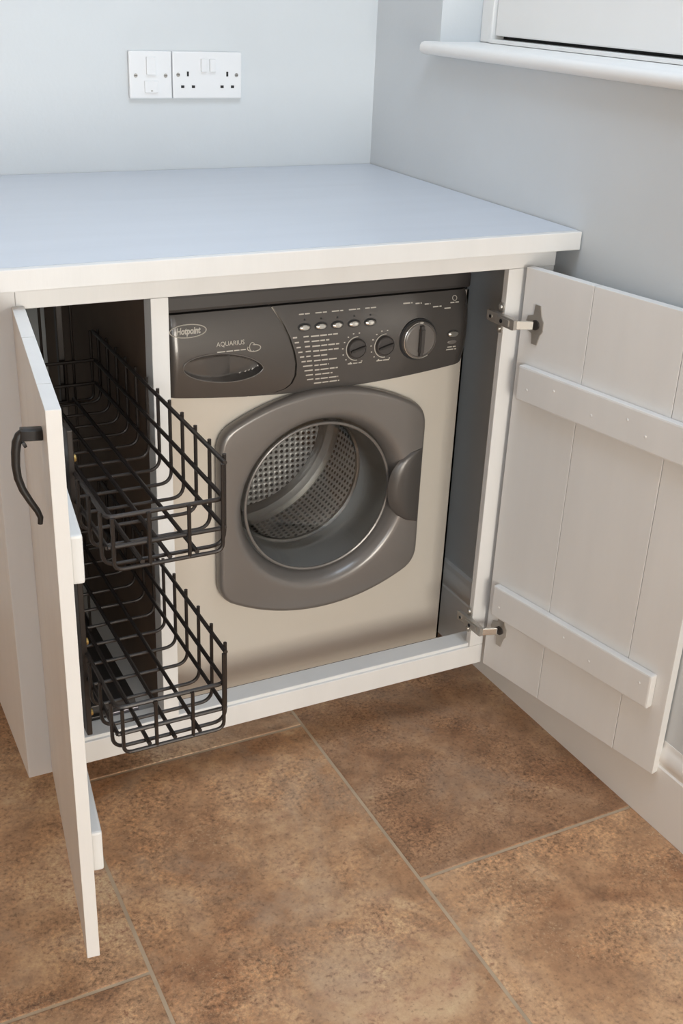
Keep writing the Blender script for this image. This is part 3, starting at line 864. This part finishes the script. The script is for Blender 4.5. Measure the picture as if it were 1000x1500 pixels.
# ================================================================== PULL-OUT BASKETS
pull = tag(empty('pull_out_storage', (-0.826, 0.0, 0.1485)), 'black wire pull-out storage rack with two baskets, drawn out of the cupboard', 'pull-out rack')
BX0, BX1, BY0, BY1 = -0.9035, -0.7505, -0.330, 0.274
def basket(zb, zr, zs, label):
    """zb: bottom, zr: low rim at front, left and back, zs: tall right side"""
    r1, r2 = 0.0031, 0.0027
    # rim: low around the front, left and back; the thing's own mesh
    rim_pts = fillet([(BX1, BY1, zr), (BX0, BY1, zr), (BX0, BY0, zr), (BX1, BY0, zr), (BX1, BY1 - .001, zr)], 0.012)
    b = obj('basket', tube_bm(rim_pts, r1), M['wire'], pull, smooth=True)
    b['label'] = label
    ob = None
    ny = 12
    sx = BX1 + 0.0045; lx = BX0 - 0.0045
    shared = None
    for k in range(ny):
        y = BY0 + 0.012 + (BY1 - BY0 - 0.024) * k / (ny - 1)
        if shared is None:
            pts = fillet([(lx, 0, zr + .003), (lx, 0, zb), (sx, 0, zb), (sx, 0, zs + .006)], 0.020, 6)
            ob = obj('cross_wire', tube_bm(pts, r2), M['wire'], None, smooth=True); shared = ob.data
        else:
            ob = bpy.data.objects.new('cross_wire', shared); COL.objects.link(ob)
        ob.location = (0, y, 0); attach(ob, b)
    def lw(pts, r=r1, name='long_wire'):
        obj(name, tube_bm(pts, r), M['wire'], b, smooth=True)
    zi = zb + 0.0047
    lw([(BX1, BY0 - .002, zs), (BX1, BY1 + .002, zs)])
    lw([(BX1, BY0, zb + .030), (BX1, BY1, zb + .030)])
    lw([(BX0, BY0, zb + .030), (BX0, BY1, zb + .030)])
    for x in (BX0 + .042, BX0 + .078, BX0 + .114):
        lw([(x, BY0 - .004, zi), (x, BY1 + .004, zi)])
    # front and back: uprights and two level wires each
    for (y, sg) in ((BY0 - .0045, 1), (BY1 + .0045, -1)):
        obj('end_wire', tube_bm(fillet([(BX0 + .006, y, zr), (BX0 + .006, y, zb), (BX1 - .004, y, zb), (BX1 - .004, y, zs if sg > 0 else zs)], .012), r2), M['wire'], b, smooth=True)
        obj('end_wire', tube_bm([(BX0, y + .0045 * sg, zb + .030), (BX1, y + .0045 * sg, zb + .030)], r1), M['wire'], b, smooth=True)
        for x in (BX0 + .052, BX0 + .104):
            obj('end_wire', tube_bm([(x, y, zr + .001), (x, y, zb)], r2), M['wire'], b, smooth=True)
    return b
basket(0.648, 0.719, 0.769, 'upper wire basket with a tall right side')
basket(0.369, 0.440, 0.491, 'lower wire basket with a tall right side')
# frame carrying the baskets: side column, rear uprights, top and bottom bars
FXc = -0.9070
box('side_column', FXc - .004, FXc + .004, -0.186, -0.156, 0.300, 0.780, M['wire'], pull, 0.0015)
box('side_column', FXc - .004, FXc + .004, 0.190, 0.220, 0.300, 0.780, M['wire'], pull, 0.0015)
for z in (0.3065, 0.420, 0.700, 0.770):
    box('cross_bar', FXc - .003, FXc + .003, -0.156, 0.190, z - .006, z + .006, M['wire'], pull, 0.001)
box('rear_upright', -0.8085, -0.7975, 0.284, 0.300, 0.180, 0.880, M['wire'], pull, 0.0015)
for x in (-0.8345, -0.7830):
    obj('rear_rod', tube_bm([(x, 0.290, 0.180), (x, 0.290, 0.885)], 0.0024), M['wire'], pull, smooth=True)
box('carriage', -0.8480, -0.7700, 0.050, 0.310, 0.166, 0.180, M['runner'], pull, 0.002)
for (z, y) in ((0.735, -0.171), (0.655, -0.171), (0.452, -0.171), (0.375, -0.171), (0.330, -0.171)):
    bm = bmesh.new(); bmesh.ops.create_cone(bm, cap_ends=True, segments=14, radius1=.0065, radius2=.005, depth=.005, matrix=Matrix.Translation((FXc + .0065, y, z)) @ Matrix.Rotation(math.radians(90), 4, 'Y'))
    obj('bolt', bm, M['brass'], pull, smooth=True)
# telescopic runner fixed to the cupboard floor
run = tag(empty('drawer_runner', (-0.81, .33, .1485)), 'dark telescopic runner on the cupboard floor below the wire baskets', 'runner')
box('fixed_rail', -0.8560, -0.8160, 0.052, 0.640, 0.1486, 0.1560, M['runner'], run, 0.0015)
box('fixed_rail', -0.8140, -0.7640, 0.052, 0.640, 0.1486, 0.1560, M['runner2'], run, 0.0015)
box('slide', -0.8480, -0.7700, 0.060, 0.600, 0.1561, 0.1658, M['runner'], run, 0.0015)

# ================================================================== SOCKETS ON THE BACK WALL
def plate(name, x0, x1, label, cat):
    o = tag(empty(name, ((x0 + x1) / 2, YW, 1.1355)), label, cat)
    box('faceplate', x0, x1, YW - .0095, YW - .0002, 1.0915, 1.1795, M['plastic'], o, 0.003)
    return o
SY = YW - .0095
def sock_box(name, par, x0, x1, z0, z1, d, m, bev=0.0012):
    return box(name, x0, x1, SY - d, SY + .001, z0, z1, m, par, bev)
def screw(par, x, z):
    bm = bmesh.new()
    bmesh.ops.create_cone(bm, cap_ends=True, segments=16, radius1=.0040, radius2=.0034, depth=.0014, matrix=Matrix.Translation((x, SY - .0005, z)) @ Matrix.Rotation(math.radians(90), 4, 'X'))
    s = obj('screw', bm, M['screw'], par, smooth=True)
    box('screw_slot', x - .0030, x + .0030, SY - .0014, SY - .0010, z - .0005, z + .0005, M['hole'], s, 0)
sp = plate('fused_switch', -0.5335, -0.4465, 'square white fused switch plate beside the double socket', 'switch')
sock_box('rocker', sp, -0.4990, -0.4800, 1.1360, 1.1690, .0048, M['plastic'])
sock_box('fuse_cover', sp, -0.5035, -0.4755, 1.1030, 1.1250, .0034, M['plastic'])
sock_box('cover_slot', sp, -0.4915, -0.4875, 1.1055, 1.1075, .0038, M['screw'], 0)
for x in (-0.5205, -0.4595): screw(sp, x, 1.1345)
ds = plate('double_socket', -0.4450, -0.2980, 'wide white double mains socket with two rocker switches', 'socket')
for x in (-0.3800, -0.3615): sock_box('rocker', ds, x - .0062, x + .0062, 1.1420, 1.1660, .0050, M['plastic'])
for cx in (-0.4133, -0.3295):
    sock_box('pin_hole', ds, cx - .0021, cx + .0021, 1.1335, 1.1425, .0004, M['hole'], 0)
    for dx in (-.0113, .0113):
        sock_box('pin_hole', ds, cx + dx - .0034, cx + dx + .0034, 1.1115, 1.1165, .0004, M['hole'], 0)
for x in (-0.4335, -0.3095): screw(ds, x, 1.1362)
bpy.context.view_layer.update()
